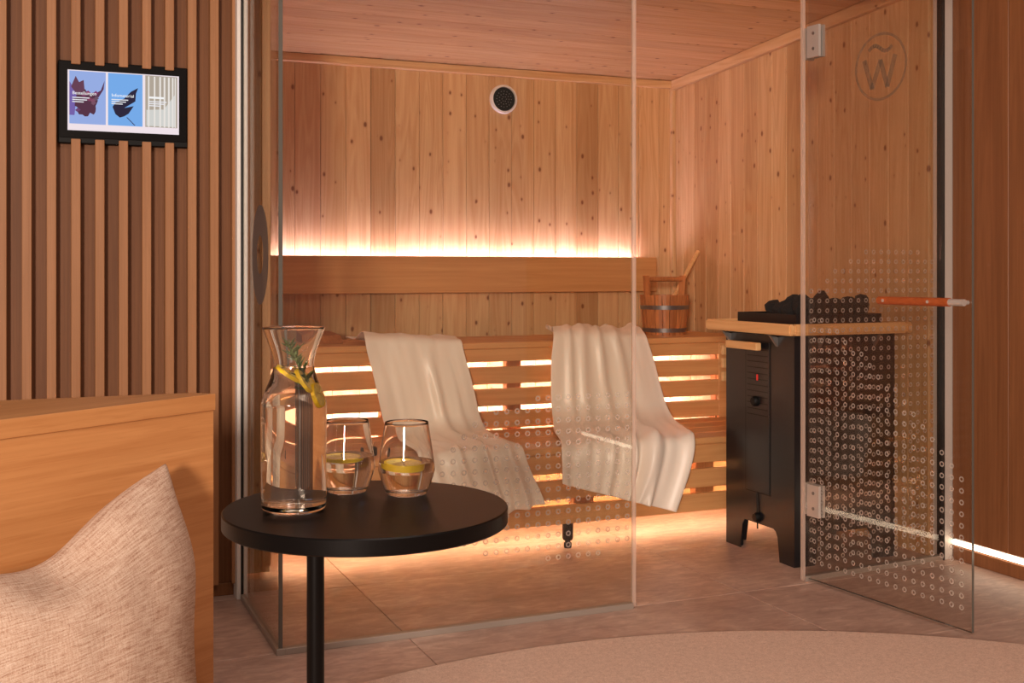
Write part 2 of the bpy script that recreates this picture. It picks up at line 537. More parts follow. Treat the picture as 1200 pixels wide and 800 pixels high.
# ------------------------------------------------------------------ glass front of the sauna
GT = 2.16
def pane(name, lo, hi, mat, parent):
    return obj(name, box(lo, hi), mat, parent)
RING = 28
def ring_bm(bm, P, ro, ri, ex, ey, n=14):
    vo = [bm.verts.new(P + ro * (math.cos(2 * math.pi * i / n) * ex + math.sin(2 * math.pi * i / n) * ey)) for i in range(n)]
    vi = [bm.verts.new(P + ri * (math.cos(2 * math.pi * i / n) * ex + math.sin(2 * math.pi * i / n) * ey)) for i in range(n)]
    for i in range(n):
        j = (i + 1) % n
        bm.faces.new((vo[i], vo[j], vi[j], vi[i]))
def lerp_tab(tab, x):
    if x <= tab[0][0]: return tab[0][1]
    for (a, fa), (b, fb) in zip(tab[:-1], tab[1:]):
        if x <= b: return fa + (fb - fa) * (x - a) / (b - a)
    return tab[-1][1]
RP = 0.0355
ZUP = Vector((0, 0, 1))

# side pane
sg = thing('side_glass_panel', 'narrow clear glass side pane with large grey ring, beside the slat wall', 'glass panel', (XS, 3.58, 0))
pane('pane', (XS - 0.005, YG + 0.010, 0.018), (XS + 0.005, 3.858, GT), 'glass', sg)
obj('base_channel', box((XS - 0.013, YG - 0.014, 0.0), (XS + 0.011, 3.858, 0.018), 0.001), 'alu_grey', sg)
bm = bmesh.new()
ring_bm(bm, Vector((XS - 0.0056, 3.546, 1.152)), 0.155, 0.060, Vector((0, 0.87, 0)), ZUP, 64)
obj('ring_decal', bm, 'decal', sg)
obj('corner_edge', box((XS - 0.006, YG - 0.0055, 0.018), (XS + 0.0062, YG - 0.0045, GT)), 'glass_edge', sg)

# front pane
fg = thing('front_glass_panel', 'wide clear fixed glass pane with small frosted rings, left of the doorway', 'glass panel', (1.24, YG, 0))
pane('pane', (XS - 0.004, YG - 0.004, 0.018), (1.815, YG + 0.004, GT), 'glass', fg)
obj('base_channel', box((XS + 0.0112, YG - 0.014, 0.0), (1.815, YG + 0.012, 0.018), 0.001), 'alu_grey', fg)
obj('edge_seal', box((1.8155, YG - 0.006, 0.004), (1.828, YG + 0.006, GT), 0.001), 'seal', fg)
bm = bmesh.new()
top = [(0.85, 0.27), (0.93, 0.33), (1.02, 0.44), (1.10, 0.53), (1.18, 0.56), (1.27, 0.63), (1.36, 0.695), (1.82, 0.70)]
bot = [(0.85, 0.30), (0.90, 0.30), (1.00, 0.27), (1.2, 0.24), (1.45, 0.20), (1.60, 0.165), (1.82, 0.215)]
nx = 0
x = 1.795
while x > 0.88:
    zc = 0.70
    while zc > 0.12:
        if lerp_tab(bot, x) <= zc <= lerp_tab(top, x) + 0.004:
            ring_bm(bm, Vector((x, YG - 0.0046, zc)), 0.0088, 0.0046, Vector((1, 0, 0)), ZUP)
        zc -= RP * 1.02
    x -= RP
o = obj('printed_rings', bm, 'frost', fg); o['kind'] = 'stuff'

# fixed pane behind the heater door
xg0 = Vector((2.540, 3.312, 0)); xg1 = Vector((3.205, 3.352, 0))
gx = thing('fixed_glass_panel', 'fixed glass pane with frosted rings between the door hinges and the oak wall', 'glass panel', (2.87, 3.33, 0))
dx = (xg1 - xg0).normalized(); nx_ = Vector((dx.y, -dx.x, 0))
def plate(p0, p1, z0, z1, th, bm=None):
    d = (p1 - p0).normalized(); n = Vector((d.y, -d.x, 0)) * th / 2
    pts = [p0 + n + ZUP * z0, p1 + n + ZUP * z0, p1 - n + ZUP * z0, p0 - n + ZUP * z0]
    return prism(pts, (0, 0, z1 - z0), bm)
obj('pane', plate(xg0, xg1, 0.018, GT, 0.008), 'glass_door', gx)
obj('base_channel', plate(xg0 - dx * 0.004, xg1, 0.0, 0.018, 0.026), 'alu_grey', gx)
obj('edge_seal', plate(xg0 - dx * 0.012, xg0 - dx * 0.0005, 0.004, GT, 0.012), 'seal', gx)
bm = bmesh.new()
col = 0
L = (xg1 - xg0).length
q = 0.028
ftop = [(0.02, 1.03), (0.06, 1.035), (0.10, 1.065), (0.14, 1.10), (0.20, 1.135), (0.26, 1.17), (0.56, 1.17), (0.60, 1.14), (0.66, 1.13)]
while q < L - 0.02:
    zc = 1.172
    while zc > 0.06:
        if zc <= lerp_tab(ftop, q) + 0.004:
            ring_bm(bm, xg0 + dx * q + nx_ * 0.0046 + ZUP * zc, 0.0088, 0.0046, dx, ZUP)
        zc -= RP
    q += RP * 1.04
o = obj('printed_rings', bm, 'frost', gx); o['kind'] = 'stuff'

# wall channels holding the panes
struct(obj('trim_4', box((XS - 0.0235, 3.862, 0.0), (XS - 0.0105, 3.9385, 2.6), 0.001), 'alu'), 'pale aluminium channel at the end of the slat wall')
struct(obj('trim_5', box((XS - 0.0100, 3.866, 0.0), (XS - 0.0015, 3.930, 2.6)), 'rubber'), 'black rubber gasket of the side glass')
struct(obj('trim_8', box((XS - 0.0010, 3.864, 0.0), (XS + 0.010, 3.93, 2.6), 0.001), 'alu'), 'inner aluminium lip of the side glass channel')
struct(obj('trim_6', box((3.212, 3.3395, 0.0), (3.254, 3.398, 2.6), 0.001), 'alu'), 'pale aluminium channel beside the oak wall')
struct(obj('trim_7', box((3.2055, 3.335, 0.0), (3.2115, 3.37, 2.6)), 'rubber'), 'black rubber gasket of the fixed glass')

struct(obj('trim_9', box((XS - 0.03, 3.19, GT + 0.004), (XR + 0.038, 3.33, 2.6), 0.003), 'oak_x'), 'oak header above the glass front')

# door, standing open towards the room
hd = Vector((2.552, 3.300, 0)); fd = Vector((2.621, 2.609, 0))
dd = (fd - hd).normalized(); dn = Vector((dd.y, -dd.x, 0))      # dn points to -x (camera side)
if dn.x > 0: dn = -dn
DL = (fd - hd).length
door = thing('glass_door', 'open frameless glass door with wooden bar handle and circled W emblem', 'door', tuple(hd + dd * DL / 2))
obj('pane', plate(hd, fd, 0.010, GT, 0.008), 'glass_door', door)
bm = plate(fd + dd * 0.0003, fd + dd * 0.0016, 0.010, GT, 0.0086)
plate(hd, fd, 0.0085, 0.0098, 0.0086, bm)
obj('polished_edge', bm, 'glass_edge', door)
def dpt(q, z, off=0.0): return hd + dd * q + ZUP * z + dn * off
bm = bmesh.new()
dtop = [(0.0, 0.98), (0.3, 0.80), (0.55, 0.60), (0.70, 0.46)]
q = 0.03
while q < DL - 0.01:
    zc = 1.0
    while zc > 0.05:
        if zc <= lerp_tab(dtop, q):
            ring_bm(bm, dpt(q, zc, 0.0046), 0.0088, 0.0046, dd, ZUP)
        zc -= RP
    q += RP * 1.04
o = obj('printed_rings', bm, 'frost', door); o['kind'] = 'stuff'
# emblem: circle, W, wave above it
LC = dpt(0.335, 1.775, 0.0047)
bm = bmesh.new()
ring_bm(bm, LC, 0.112, 0.103, dd, ZUP, 64)
def stroke(bm, pts, w):
    P = [LC + dd * a + ZUP * b for a, b in pts]
    for i, (p, q_) in enumerate(zip(P[:-1], P[1:])):
        t_ = (q_ - p).normalized(); n_ = t_.cross(dn).normalized() * w / 2
        f0 = p - t_ * w * 0.15; f1 = q_ + t_ * w * 0.15
        bm.faces.new([bm.verts.new(x_ + dn * 0.0001 * i) for x_ in (f0 - n_, f1 - n_, f1 + n_, f0 + n_)])
stroke(bm, [(-0.070, 0.028), (-0.036, -0.068), (0.000, 0.020), (0.030, -0.068), (0.062, 0.028)], 0.019)
wv = [(-0.050 + 0.1 * i / 10, 0.060 + 0.012 * math.sin((i / 10) * 2 * math.pi)) for i in range(11)]
stroke(bm, wv, 0.013)
obj('emblem', bm, 'logo', door)
# hinges
for z in (0.235, 1.855):
    bm = bmesh.new()
    hb = plate(dpt(0.004, 0, 0.010), dpt(0.062, 0, 0.010), z, z + 0.112, 0.010)
    h = obj('hinge', hb, 'steel', door)
    plate_b = plate(dpt(0.004, 0, -0.010), dpt(0.062, 0, -0.010), z, z + 0.112, 0.010)
    obj('hinge_back_plate', plate_b, 'steel', h)
    obj('hinge_block', plate(xg0 + dx * 0.002 + nx_ * -0.010, xg0 + dx * 0.050 + nx_ * -0.010, z, z + 0.112, 0.010), 'steel', h)
    for zz in (z + 0.030, z + 0.084):
        c0 = dpt(0.036, zz, 0.0152)
        sb = tube([c0, c0 + dn * 0.002], 0.006, 12)
        obj('screw', sb, 'hoop', h)
# bar handle along the door
HZ_ = 1.006
off = 0.034
q0, q1, q2 = 0.355, 0.638, DL - 0.002
hnd = obj('handle', tube([dpt(q0, HZ_, off), dpt(q0 + 0.002, HZ_, off), dpt(q1, HZ_, off)], [0.010, 0.0135, 0.0135], 20), 'redwood', door)
soft(hnd)
soft(obj('steel_end', tube([dpt(q1, HZ_, off), dpt(q2, HZ_, off)], 0.0105, 20), 'steel', hnd))
for qq in (0.385, 0.565):
    soft(obj('screw', tube([dpt(qq, HZ_, off + 0.0125), dpt(qq, HZ_, off + 0.0148)], 0.005, 12), 'steel', hnd))
    soft(obj('spacer', tube([dpt(qq, HZ_, 0.0046), dpt(qq, HZ_, off - 0.012)], 0.007, 12), 'steel', hnd))
soft(obj('spacer', tube([dpt(q2 - 0.012, HZ_, 0.0046), dpt(q2 - 0.012, HZ_, off - 0.009)], 0.007, 12), 'steel', hnd))

# ------------------------------------------------------------------ benches
YU, YL = 4.60, 4.03                 # fronts of the upper and lower bench
XB0, XB1 = 0.72, 3.19
ub = thing('upper_bench', 'upper sauna bench with slatted lit front and boards on top', 'bench', (1.95, 4.85, 0))
UZ = 0.790
tb = mesh_from('top_board', box((XB0, 0, UZ - 0.028), (XB1, 0.112, UZ), 0.004))
for i in range(4): obj('top_board', tb, 'bench_x', ub, (0, YU - 0.004 + i * 0.118, 0))
obj('front_slat', box((XB0, YU, 0.705), (3.03, YU + 0.022, UZ - 0.0285), 0.003), 'bench_x', ub)
obj('end_panel', box((3.03, YU + 0.001, 0.40), (XB1, YU + 0.021, UZ - 0.0285), 0.003), 'bench_x', ub)
sm = mesh_from('front_slat', box((XB0, YU, 0), (3.03, YU + 0.022, 0.076), 0.003))
for z in (0.607, 0.511, 0.4125): obj('front_slat', sm, 'bench_x', ub, (0, 0, z))
pm = mesh_from('support_post', box((-0.035, YU + 0.023, 0.0), (0.035, YU + 0.068, UZ - 0.029), 0.003))
for x in (0.80, 1.40, 1.975, 3.06): obj('support_post', pm, 'bench_z', ub, (x, 0, 0))
bk = mesh_from('backing_board', box((0.0008, YU + 0.20, 0.0), (0.1192, YU + 0.214, UZ - 0.03), 0.002))
x = XB0
while x + 0.12 < XB1 + 0.04:
    obj('backing_board', bk, 'pine_z', ub, (x, 0, 0)); x += 0.12
lb = thing('lower_bench', 'lower sauna bench with slatted front on short black feet', 'bench', (1.9, 4.28, 0))
LZ = 0.410
XL0 = 0.802
tb = mesh_from('top_board', box((XL0, 0, LZ - 0.028), (3.19, 0.134, LZ), 0.004))
for i in range(4): obj('top_board', tb, 'bench_x', lb, (0, YL - 0.004 + i * 0.140, 0))
XL1 = 3.19
for z0, z1 in ((0.306, LZ - 0.0285), (0.203, 0.281), (0.106, 0.180)):
    obj('front_slat', box((XL0, YL, z0), (XL1, YL + 0.022, z1), 0.003), 'bench_x', lb)
pm = mesh_from('support_post', box((-0.045, YL + 0.023, 0.106), (0.045, YL + 0.068, LZ - 0.029), 0.003))
for x in (0.86, 1.45, 2.035, 2.60): obj('support_post', pm, 'bench_z', lb, (x, 0, 0))
for x, dy in ((0.84, 0.40), (1.975, 0), (3.14, 0)):
    ft = lathe([(0.0, 0.0), (0.014, 0.0), (0.016, 0.006), (0.016, 0.020), (0.011, 0.022), (0.011, 0.03), (0.019, 0.032), (0.022, 0.040), (0.022, 0.128), (0.0, 0.128)], (x, YL + 0.046 + dy, 0.0), 20)
    soft(obj('foot', ft, 'black', lb))
bk = mesh_from('backing_board', box((XB0, YU - 0.07, 0.0), (XL1, YU - 0.058, 0.110), 0.002))
for z in (0.0, 0.113, 0.226): obj('backing_board', bk, 'bench_x', lb, (0, 0, z))

# light strips
def led(label, lo, hi, mat, cap_lo, cap_hi):
    t = thing('led_strip', label, 'light strip', tuple((lo[i] + hi[i]) / 2 for i in range(3)))
    obj('diffuser', box(lo, hi), mat, t)
    obj('channel', box(cap_lo, cap_hi), 'alu', t)
led('light strip tucked under the front of the upper bench', (XB0 + .02, YU + 0.085, 0.735), (3.0, YU + 0.090, 0.755), 'led_warm', (XB0 + .02, YU + 0.078, 0.734), (3.0, YU + 0.0845, 0.7615))
led('light strip at the foot of the upper bench slats', (XB0 + .02, YU + 0.085, 0.440), (3.0, YU + 0.090, 0.460), 'led_warm', (XB0 + .02, YU + 0.078, 0.436), (3.0, YU + 0.0845, 0.462))
led('light strip tucked under the lower bench seat', (XB0 + .02, YL + 0.085, 0.350), (3.1, YL + 0.090, 0.366), 'led_floor', (XB0 + .02, YL + 0.078, 0.348), (3.1, YL + 0.0845, 0.3815))
led('light strip behind the bottom slat of the lower bench', (XB0 + .02, YL + 0.085, 0.125), (3.1, YL + 0.090, 0.140), 'led_floor', (XB0 + .02, YL + 0.078, 0.123), (3.1, YL + 0.0845, 0.142))

# backrest band with light along its top edge
br = thing('backrest_board', 'wide smooth wooden backrest board on the sauna back wall', 'backrest', (2.0, 5.24, 1.08))
obj('board', box((0.72, 5.215, 0.995), (3.05, 5.235, 1.174), 0.003), 'bench_x', br)
for x in (0.9, 1.6, 2.3, 2.95): obj('batten', box((x, 5.2355, 1.00), (x + 0.04, YB - 0.0065, 1.145)), 'bench_z', br)
t = thing('led_strip', 'rosy light strip along the top of the backrest board', 'light strip', (1.9, 5.255, 1.155))
obj('diffuser', box((0.76, 5.246, 1.156), (2.955, 5.268, 1.161)), 'led_back', t)
obj('channel', box((0.76, 5.244, 1.1465), (2.955, 5.270, 1.1555)), 'alu', t)

# round loudspeaker
sc_ = Vector((2.203, YB - 0.0062, 1.969))
sp = thing('wall_speaker', 'round white-rimmed loudspeaker with black grille high on the back wall', 'speaker', tuple(sc_))
RX = Matrix.Translation(sc_) @ Matrix.Rotation(R(90), 4, 'X')
soft(obj('rim', xf(lathe([(0.060, 0.0), (0.074, 0.0), (0.074, 0.008), (0.070, 0.018), (0.062, 0.020), (0.060, 0.012)], (0, 0, 0), 48, close=True), RX), 'white', sp), 50)
gr = soft(obj('grille', xf(lathe([(0.0, 0.0005), (0.0595, 0.0005), (0.0595, 0.011), (0.03, 0.013), (0.0, 0.014)], (0, 0, 0), 40), RX), 'black', sp), 50)
bm = bmesh.new()
for rr, nn in ((0.012, 6), (0.026, 11), (0.040, 16)):
    for i in range(nn):
        a_ = 2 * math.pi * i / nn
        z_ = 0.0142 if rr < 0.03 else 0.0128
        xf_b = lathe([(0.0, z_ + 0.002), (0.0022, z_ + 0.0015), (0.0026, z_ - 0.002)], (rr * math.cos(a_), rr * math.sin(a_), 0), 6)
        join(bm, xf_b)
o = obj('grille_studs', xf(bm, RX), 'hoop', gr); o['kind'] = 'stuff'

# ------------------------------------------------------------------ bucket and ladle
bc = Vector((2.885, 4.86, UZ))
bu = thing('sauna_bucket', 'wooden sauna bucket with two steel hoops and bar handle on upper bench', 'bucket', tuple(bc))
def brad(z): return 0.103 + 0.018 * z / 0.195
NS = 20
for i in range(NS):
    a0, a1 = 2 * math.pi * i / NS + 0.012, 2 * math.pi * (i + 1) / NS - 0.012
    tall = i in (0, 10)
    h = 0.290 if tall else 0.195
    bm = bmesh.new()
    rows = []
    for z in (0.0, h):
        ro = brad(min(z, 0.22)); ri = ro - 0.014
        rows.append([bm.verts.new(bc + Vector((r_ * math.cos(a_), r_ * math.sin(a_), z))) for r_, a_ in ((ro, a0), (ro + 0.001, (a0 + a1) / 2), (ro, a1), (ri, a1), (ri, a0))])
    bm.faces.new(rows[0]); bm.faces.new(list(reversed(rows[1])))
    for a_ in range(5):
        b_ = (a_ + 1) % 5
        bm.faces.new((rows[0][a_], rows[0][b_], rows[1][b_], rows[1][a_]))
    obj('stave', bm, 'bucket', bu)
obj('bottom', lathe([(0.0, 0.006), (0.088, 0.006), (0.088, 0.020), (0.0, 0.020)], bc, 24), 'bucket', bu)
for z in (0.014, 0.125):
    r0, r1 = brad(z) + 0.0012, brad(z + 0.02) + 0.0012
    soft(obj('hoop', lathe([(r0, z), (r0 + 0.0022, z), (r1 + 0.0022, z + 0.02), (r1, z + 0.02)], bc, 48, close=True), 'hoop', bu), 50)
ah = math.pi / NS
e1 = Vector((math.cos(ah), math.sin(ah), 0)) * 0.112
soft(obj('handle', tube([bc + e1 + ZUP * 0.272, bc - e1 + ZUP * 0.272], 0.0125, 16), 'bucket', bu))
ld = thing('ladle', 'wooden sauna ladle leaning from the bucket towards the pine wall', 'ladle', (3.0, 4.95, 0.93))
p0 = bc + Vector((-0.050, -0.027, 0.05)); p1 = atY(833, 295, 5.02)
p1.x = min(p1.x, XR - 0.03)
soft(obj('handle', tube([p0, p0.lerp(p1, 0.5), p1], [0.009, 0.010, 0.012], 14), 'rail', ld))
soft(obj('bowl', lathe([(0.0, -0.02), (0.018, -0.018), (0.027, 0.0), (0.029, 0.012), (0.026, 0.012), (0.016, -0.012), (0.0, -0.015)], p0 - Vector((0.0, 0.0, 0.005)), 24), 'bucket', ld))

# ------------------------------------------------------------------ heater
HX0, HX1, HY0, HY1, HTOP = 2.612, 3.085, 3.465, 3.912, 0.855
he = thing('sauna_heater', 'tall black floor-standing sauna heater with pale wooden guard rail', 'heater', ((HX0 + HX1) / 2, (HY0 + HY1) / 2, 0))
def side_panel(a0, a1, mapf, vec):
    """plate with the arched foot cut-out"""
    L_ = a1 - a0
    pts = [(a0, 0), (a0, HTOP), (a1, HTOP), (a1, 0), (a1 - 0.10, 0)]
    pts += [(a1 - 0.115, 0.10), (a1 - 0.13, 0.119)]
    pts += [(a0 + 0.13, 0.119), (a0 + 0.115, 0.112), (a0 + 0.103, 0.092), (a0 + 0.090, 0)]
    return prism([mapf(*p) for p in pts], vec)
lp = obj('side_panel', side_panel(HY0 + 0.0, HY1, lambda a, z: (HX0, a, z), (0.004, 0, 0)), 'heater', he)
obj('side_panel', side_panel(HY0, HY1, lambda a, z: (HX1 - 0.004, a, z), (0.004, 0, 0)), 'heater', he)
obj('side_panel', side_panel(HX0 + 0.0045, HX1 - 0.0045, lambda a, z: (a, HY0, z), (0, 0.004, 0)), 'heater', he)
obj('side_panel', side_panel(HX0 + 0.0045, HX1 - 0.0045, lambda a, z: (a, HY1 - 0.004, z), (0, 0.004, 0)), 'heater', he)
obj('top_plate', box((HX0 - 0.001, HY0 - 0.001, HTOP), (HX1 + 0.001, HY1 + 0.001, HTOP + 0.008), 0.002), 'heater', he)
obj('floor_plate', box((HX0 + 0.006, HY0 + 0.006, 0.125), (HX1 - 0.006, HY1 - 0.006, 0.135)), 'heater', he)
# service door on the side
DY0, DY1, DZ0, DZ1 = 3.614, 3.772, 0.241, 0.828
sd = obj('service_door', box((HX0 - 0.003, DY0 + 0.002, DZ0 + 0.002), (HX0 - 0.0002, DY1 - 0.002, DZ1 - 0.002), 0.0008), 'heater', he)
for lo, hi in (((DY0 - 0.003, DZ0 - 0.003), (DY0 + 0.0015, DZ1)), ((DY1 - 0.0015, DZ0 - 0.003), (DY1 + 0.003, DZ1)), ((DY0 + 0.0016, DZ0 - 0.003), (DY1 - 0.0016, DZ0 + 0.0015))):
    obj('seam', box((HX0 - 0.0012, lo[0], lo[1]), (HX0 - 0.0001, hi[0], hi[1])), 'seam', sd)
for z in range(12):
    zz = DZ0 + 0.30 + z * 0.023
    obj('louvre', box((HX0 - 0.0042, DY0 + 0.012, zz), (HX0 - 0.0031, DY1 - 0.012, zz + 0.003)), 'seam', sd)
obj('pilot_light', box((HX0 - 0.007, 3.687, 0.676), (HX0 - 0.0031, 3.696, 0.700), 0.0015), 'red', sd)
soft(obj('switch_knob', xf(lathe([(0.0, 0.0), (0.02, 0.0), (0.02, 0.012), (0.015, 0.018), (0.0, 0.018)], (0, 0, 0), 20), Matrix.Translation((HX0 - 0.0031, 3.700, 0.595)) @ Matrix.Rotation(R(-90), 4, 'Y')), 'black', sd))
obj('cable', tube([(HX0 - 0.004, 3.695, DZ0 - 0.004), (HX0 - 0.005, 3.692, 0.19), (HX0 - 0.004, 3.690, 0.10)], 0.003, 8), 'seam', he)
soft(obj('cable_box', xf(lathe([(0.0, 0.0), (0.019, 0.0), (0.019, 0.012), (0.014, 0.02), (0.0, 0.02)], (0, 0, 0), 20), Matrix.Translation((HX0 - 0.0002, 3.690, 0.145)) @ Matrix.Rotation(R(-90), 4, 'Y')), 'black', he))
pb = box((-0.007, -0.012, 0.0), (0.007, 0.012, 0.118), 0.005)
xf(pb, Matrix.Translation((HX0 + 0.020, 3.836, 0.0)) @ Matrix.Rotation(R(-7), 4, 'X'))
obj('foot_strut', pb, 'black', he)
# wooden grip on two pegs
gp = obj('wooden_grip', box((HX0 - 0.046, 3.640, 0.796), (HX0 - 0.022, 3.850, 0.826), 0.003), 'rail', he)
for y_ in (3.67, 3.82): obj('peg', box((HX0 - 0.0225, y_ - 0.006, 0.803), (HX0 - 0.0002, y_ + 0.006, 0.819)), 'black', gp)
# stone tray collar
bm = bmesh.new()
cx0, cx1, cy0, cy1, cz0, cz1 = HX0 + 0.035, HX1 - 0.035, HY0 + 0.035, HY1 - 0.030, HTOP + 0.008, HTOP + 0.082
for lo, hi in (((cx0, cy0), (cx0 + 0.004, cy1)), ((cx1 - 0.004, cy0), (cx1, cy1)), ((cx0 + .004, cy0), (cx1 - .004, cy0 + 0.004)), ((cx0 + .004, cy1 - 0.004), (cx1 - .004, cy1))):
    box((lo[0], lo[1], cz0), (hi[0], hi[1], cz1), 0, bm)
obj('stone_tray', bm, 'heater', he)
# guard rail: four bars around the top with steel brackets
rx0, rx1, ry0, ry1, rz0, rz1 = 2.552, 3.128, 3.412, 3.975, 0.864, 0.906
gr_ = obj('guard_rail', box((rx0, ry0, rz0), (rx0 + 0.026, ry1, rz1), 0.006, seg=2), 'rail', he)
obj('rail_bar', box((rx1 - 0.026, ry0, rz0), (rx1, ry1, rz1), 0.006, seg=2), 'rail', gr_)
obj('rail_bar', box((rx0 + 0.0265, ry0, rz0), (rx1 - 0.0265, ry0 + 0.026, rz1), 0.006, seg=2), 'rail_x', gr_)
obj('rail_bar', box((rx0 + 0.0265, ry1 - 0.026, rz0), (rx1 - 0.0265, ry1, rz1), 0.006, seg=2), 'rail_x', gr_)
for y_ in (3.565, 3.875):
    bm = prism([(HX0 - 0.0002, y_, 0.815), (HX0 - 0.0002, y_, 0.850), (rx0 + 0.006, y_, 0.8635), (rx0 + 0.022, y_, 0.8635)], (0, 0.014, 0))
    obj('bracket', bm, 'hoop', he)
for x_ in (2.72, 2.98):
    bm = prism([(x_, HY0 - 0.0002, 0.815), (x_, HY0 - 0.0002, 0.850), (x_, ry0 + 0.006, 0.8635), (x_, ry0 + 0.022, 0.8635)], (0.014, 0, 0))
    obj('bracket', bm, 'hoop', he)
# stones
def stone_mesh(seed):
    bm = bmesh.new()
    bmesh.ops.create_icosphere(bm, subdivisions=2, radius=1.0)
    off_ = Vector((seed * 3.1, seed * 7.7, seed * 1.3))
    for v in bm.verts:
        d = v.co.normalized()
        n = noise.noise(d * 1.3 + off_) * 0.38 + noise.noise(d * 3.0 + off_) * 0.16
        v.co = d * (1 + n)
        for ax in (Vector((1, .3, .2)), Vector((-.4, 1, .3)), Vector((.2, -.5, 1)), Vector((-1, -.2, .6))):
            a_ = ax.normalized()
            h = v.co.dot(a_)
            if h > 0.78: v.co -= a_ * (h - 0.78)
    return mesh_from('heater_stone', bm)
sms = [stone_mesh(i + 1) for i in range(6)]
sx0, sx1, sy0, sy1 = cx0 + 0.045, cx1 - 0.045, cy0 + 0.045, cy1 - 0.045
spots = []
for i in range(5):
    for j in range(5):
        spots.append((sx0 + (sx1 - sx0) * i / 4 + random.uniform(-.008, .008), sy0 + (sy1 - sy0) * j / 4 + random.uniform(-.008, .008), HTOP + 0.046, 0.033 + random.uniform(0, .005)))
for i in range(5):
    for j in range(5):
        if i == 0 and j > 2: continue
        spots.append((sx0 + (sx1 - sx0) * (i + .25) / 4.5 + random.uniform(-.01, .01), sy0 + (sy1 - sy0) * (j + .1) / 4.4 + random.uniform(-.01, .01), HTOP + 0.100 + random.uniform(-0.008, .012), 0.036 + random.uniform(0, .010)))
spots += [(3.00, 3.56, HTOP + 0.130, 0.030), (2.72, 3.57, HTOP + 0.132, 0.030), (2.84, 3.60, HTOP + 0.138, 0.034), (2.90, 3.68, HTOP + 0.134, 0.030)]
for i, (x_, y_, z_, r_) in enumerate(spots):
    o = obj('heater_stone', sms[i % 6], 'stone', None, (x_, y_, z_))
    o.scale = (r_, r_ * random.uniform(.85, 1.1), r_ * random.uniform(.8, 1.05))
    o.rotation_euler = (random.uniform(0, 6), random.uniform(0, 6), random.uniform(0, 6))
    tag(o, 'rough dark grey stone heaped on top of the black heater', 'stone', 'stones heaped on the heater')
# slatted guard between heater and bench
hg = thing('heater_guard', 'low guard of three pale wooden slats standing behind the heater', 'guard', (2.9, 3.99, 0))
for z in (0.755, 0.700, 0.645):
    obj('slat', box((2.645, 3.986, z), (3.16, 4.004, z + 0.040), 0.003), 'rail_x', hg)
for x_ in (2.70, 3.08): obj('post', box((x_, 4.0045, 0.0), (x_ + 0.024, 4.020, 0.80), 0.002), 'bench_z', hg)

# ------------------------------------------------------------------ towels
def catmull(P, n):
    out = []
    Q = [P[0]] + P + [P[-1]]
    for i in range(1, len(Q) - 2):
        for s_ in range(n):
            t = s_ / n
            out.append([0.5 * ((2 * b) + (-a + c) * t + (2 * a - 5 * b + 4 * c - d) * t * t + (-a + 3 * b - 3 * c + d) * t ** 3) for a, b, c, d in zip(Q[i - 1], Q[i], Q[i + 1], Q[i + 2])])
    out.append(list(P[-1]))
    return out
def towel(name, rows, folds, label, nsub=6, nc=72, seed=0, bunch=0.02, hem=0.028):
    """rows: (Y, z at left, z at right, left pixel column, right pixel column)"""
    pr = catmull([list(map(float, r)) for r in rows], nsub)
    G = []
    for (Y, zl, zr, ul, ur) in pr:
        xl, xr = atY(ul, 300, Y).x, atY(ur, 300, Y).x
        G.append([Vector((xl + (xr - xl) * c / nc, Y, zl + (zr - zl) * c / nc)) for c in range(nc + 1)])
    nr = len(G)
    bm = bmesh.new()
    V = []
    for r in range(nr):
        fr = r / (nr - 1)
        row = []
        for c in range(nc + 1):
            fc = c / nc
            p = G[r][c]
            tu = (G[min(r + 1, nr - 1)][c] - G[max(r - 1, 0)][c])
            n = Vector((1, 0, 0)).cross(tu)
            if n.length < 1e-6: n = Vector((0, -1, 0))
            n.normalize()
            if n.y > 0.3 or n.z < -0.3: n = -n
            d = 0.0
            for (f0, fcen, wd, am, drift) in folds:      # ridge folds: rows from f0 down
                if fr >= f0:
                    x_ = (fc - fcen - drift * (fr - f0)) / wd
                    d += am * math.exp(-x_ * x_) * min(1, (fr - f0) * 6)
            d += 0.006 * noise.noise(Vector((fc * 5 + seed, fr * 4, seed)))
            d += 0.004 * noise.noise(Vector((fc * 14 + seed, fr * 5, seed + 4)))
            if fr > 0.66:
                d += min(1, (fr - 0.66) * 5) * hem * (0.5 + 0.5 * math.sin(fc * 34 + 3.0 * noise.noise(Vector((fc * 3, fr * 3, seed))) * 2)) * (0.5 + noise.noise(Vector((fc * 4, 2.0, seed))))
            if fr < 0.16:
                d += bunch * max(0, (0.16 - fr) / 0.16) * (0.6 + 1.6 * noise.noise(Vector((fc * 5.5 + seed * 3, fr * 22, 1.7))))
            q = p + n * (0.006 + max(d, -0.003))
            q.x += 0.006 * noise.noise(Vector((fc * 2, fr * 9, seed + 8)))
            row.append(bm.verts.new(q))
        V.append(row)
    uvl = None
    for r in range(nr - 1):
        for c in range(nc):
            bm.faces.new((V[r][c], V[r][c + 1], V[r + 1][c + 1], V[r + 1][c]))
    me = bpy.data.meshes.new(name)
    bm.to_mesh(me); bm.free()
    for p in me.polygons: p.use_smooth = True
    o = obj(name, me, 'towel')
    md = o.modifiers.new('thickness', 'SOLIDIFY'); md.thickness = 0.004; md.offset = 1.0
    md = o.modifiers.new('smooth', 'SUBSURF'); md.levels = 1; md.render_levels = 1
    return tag(o, label, 'towel')
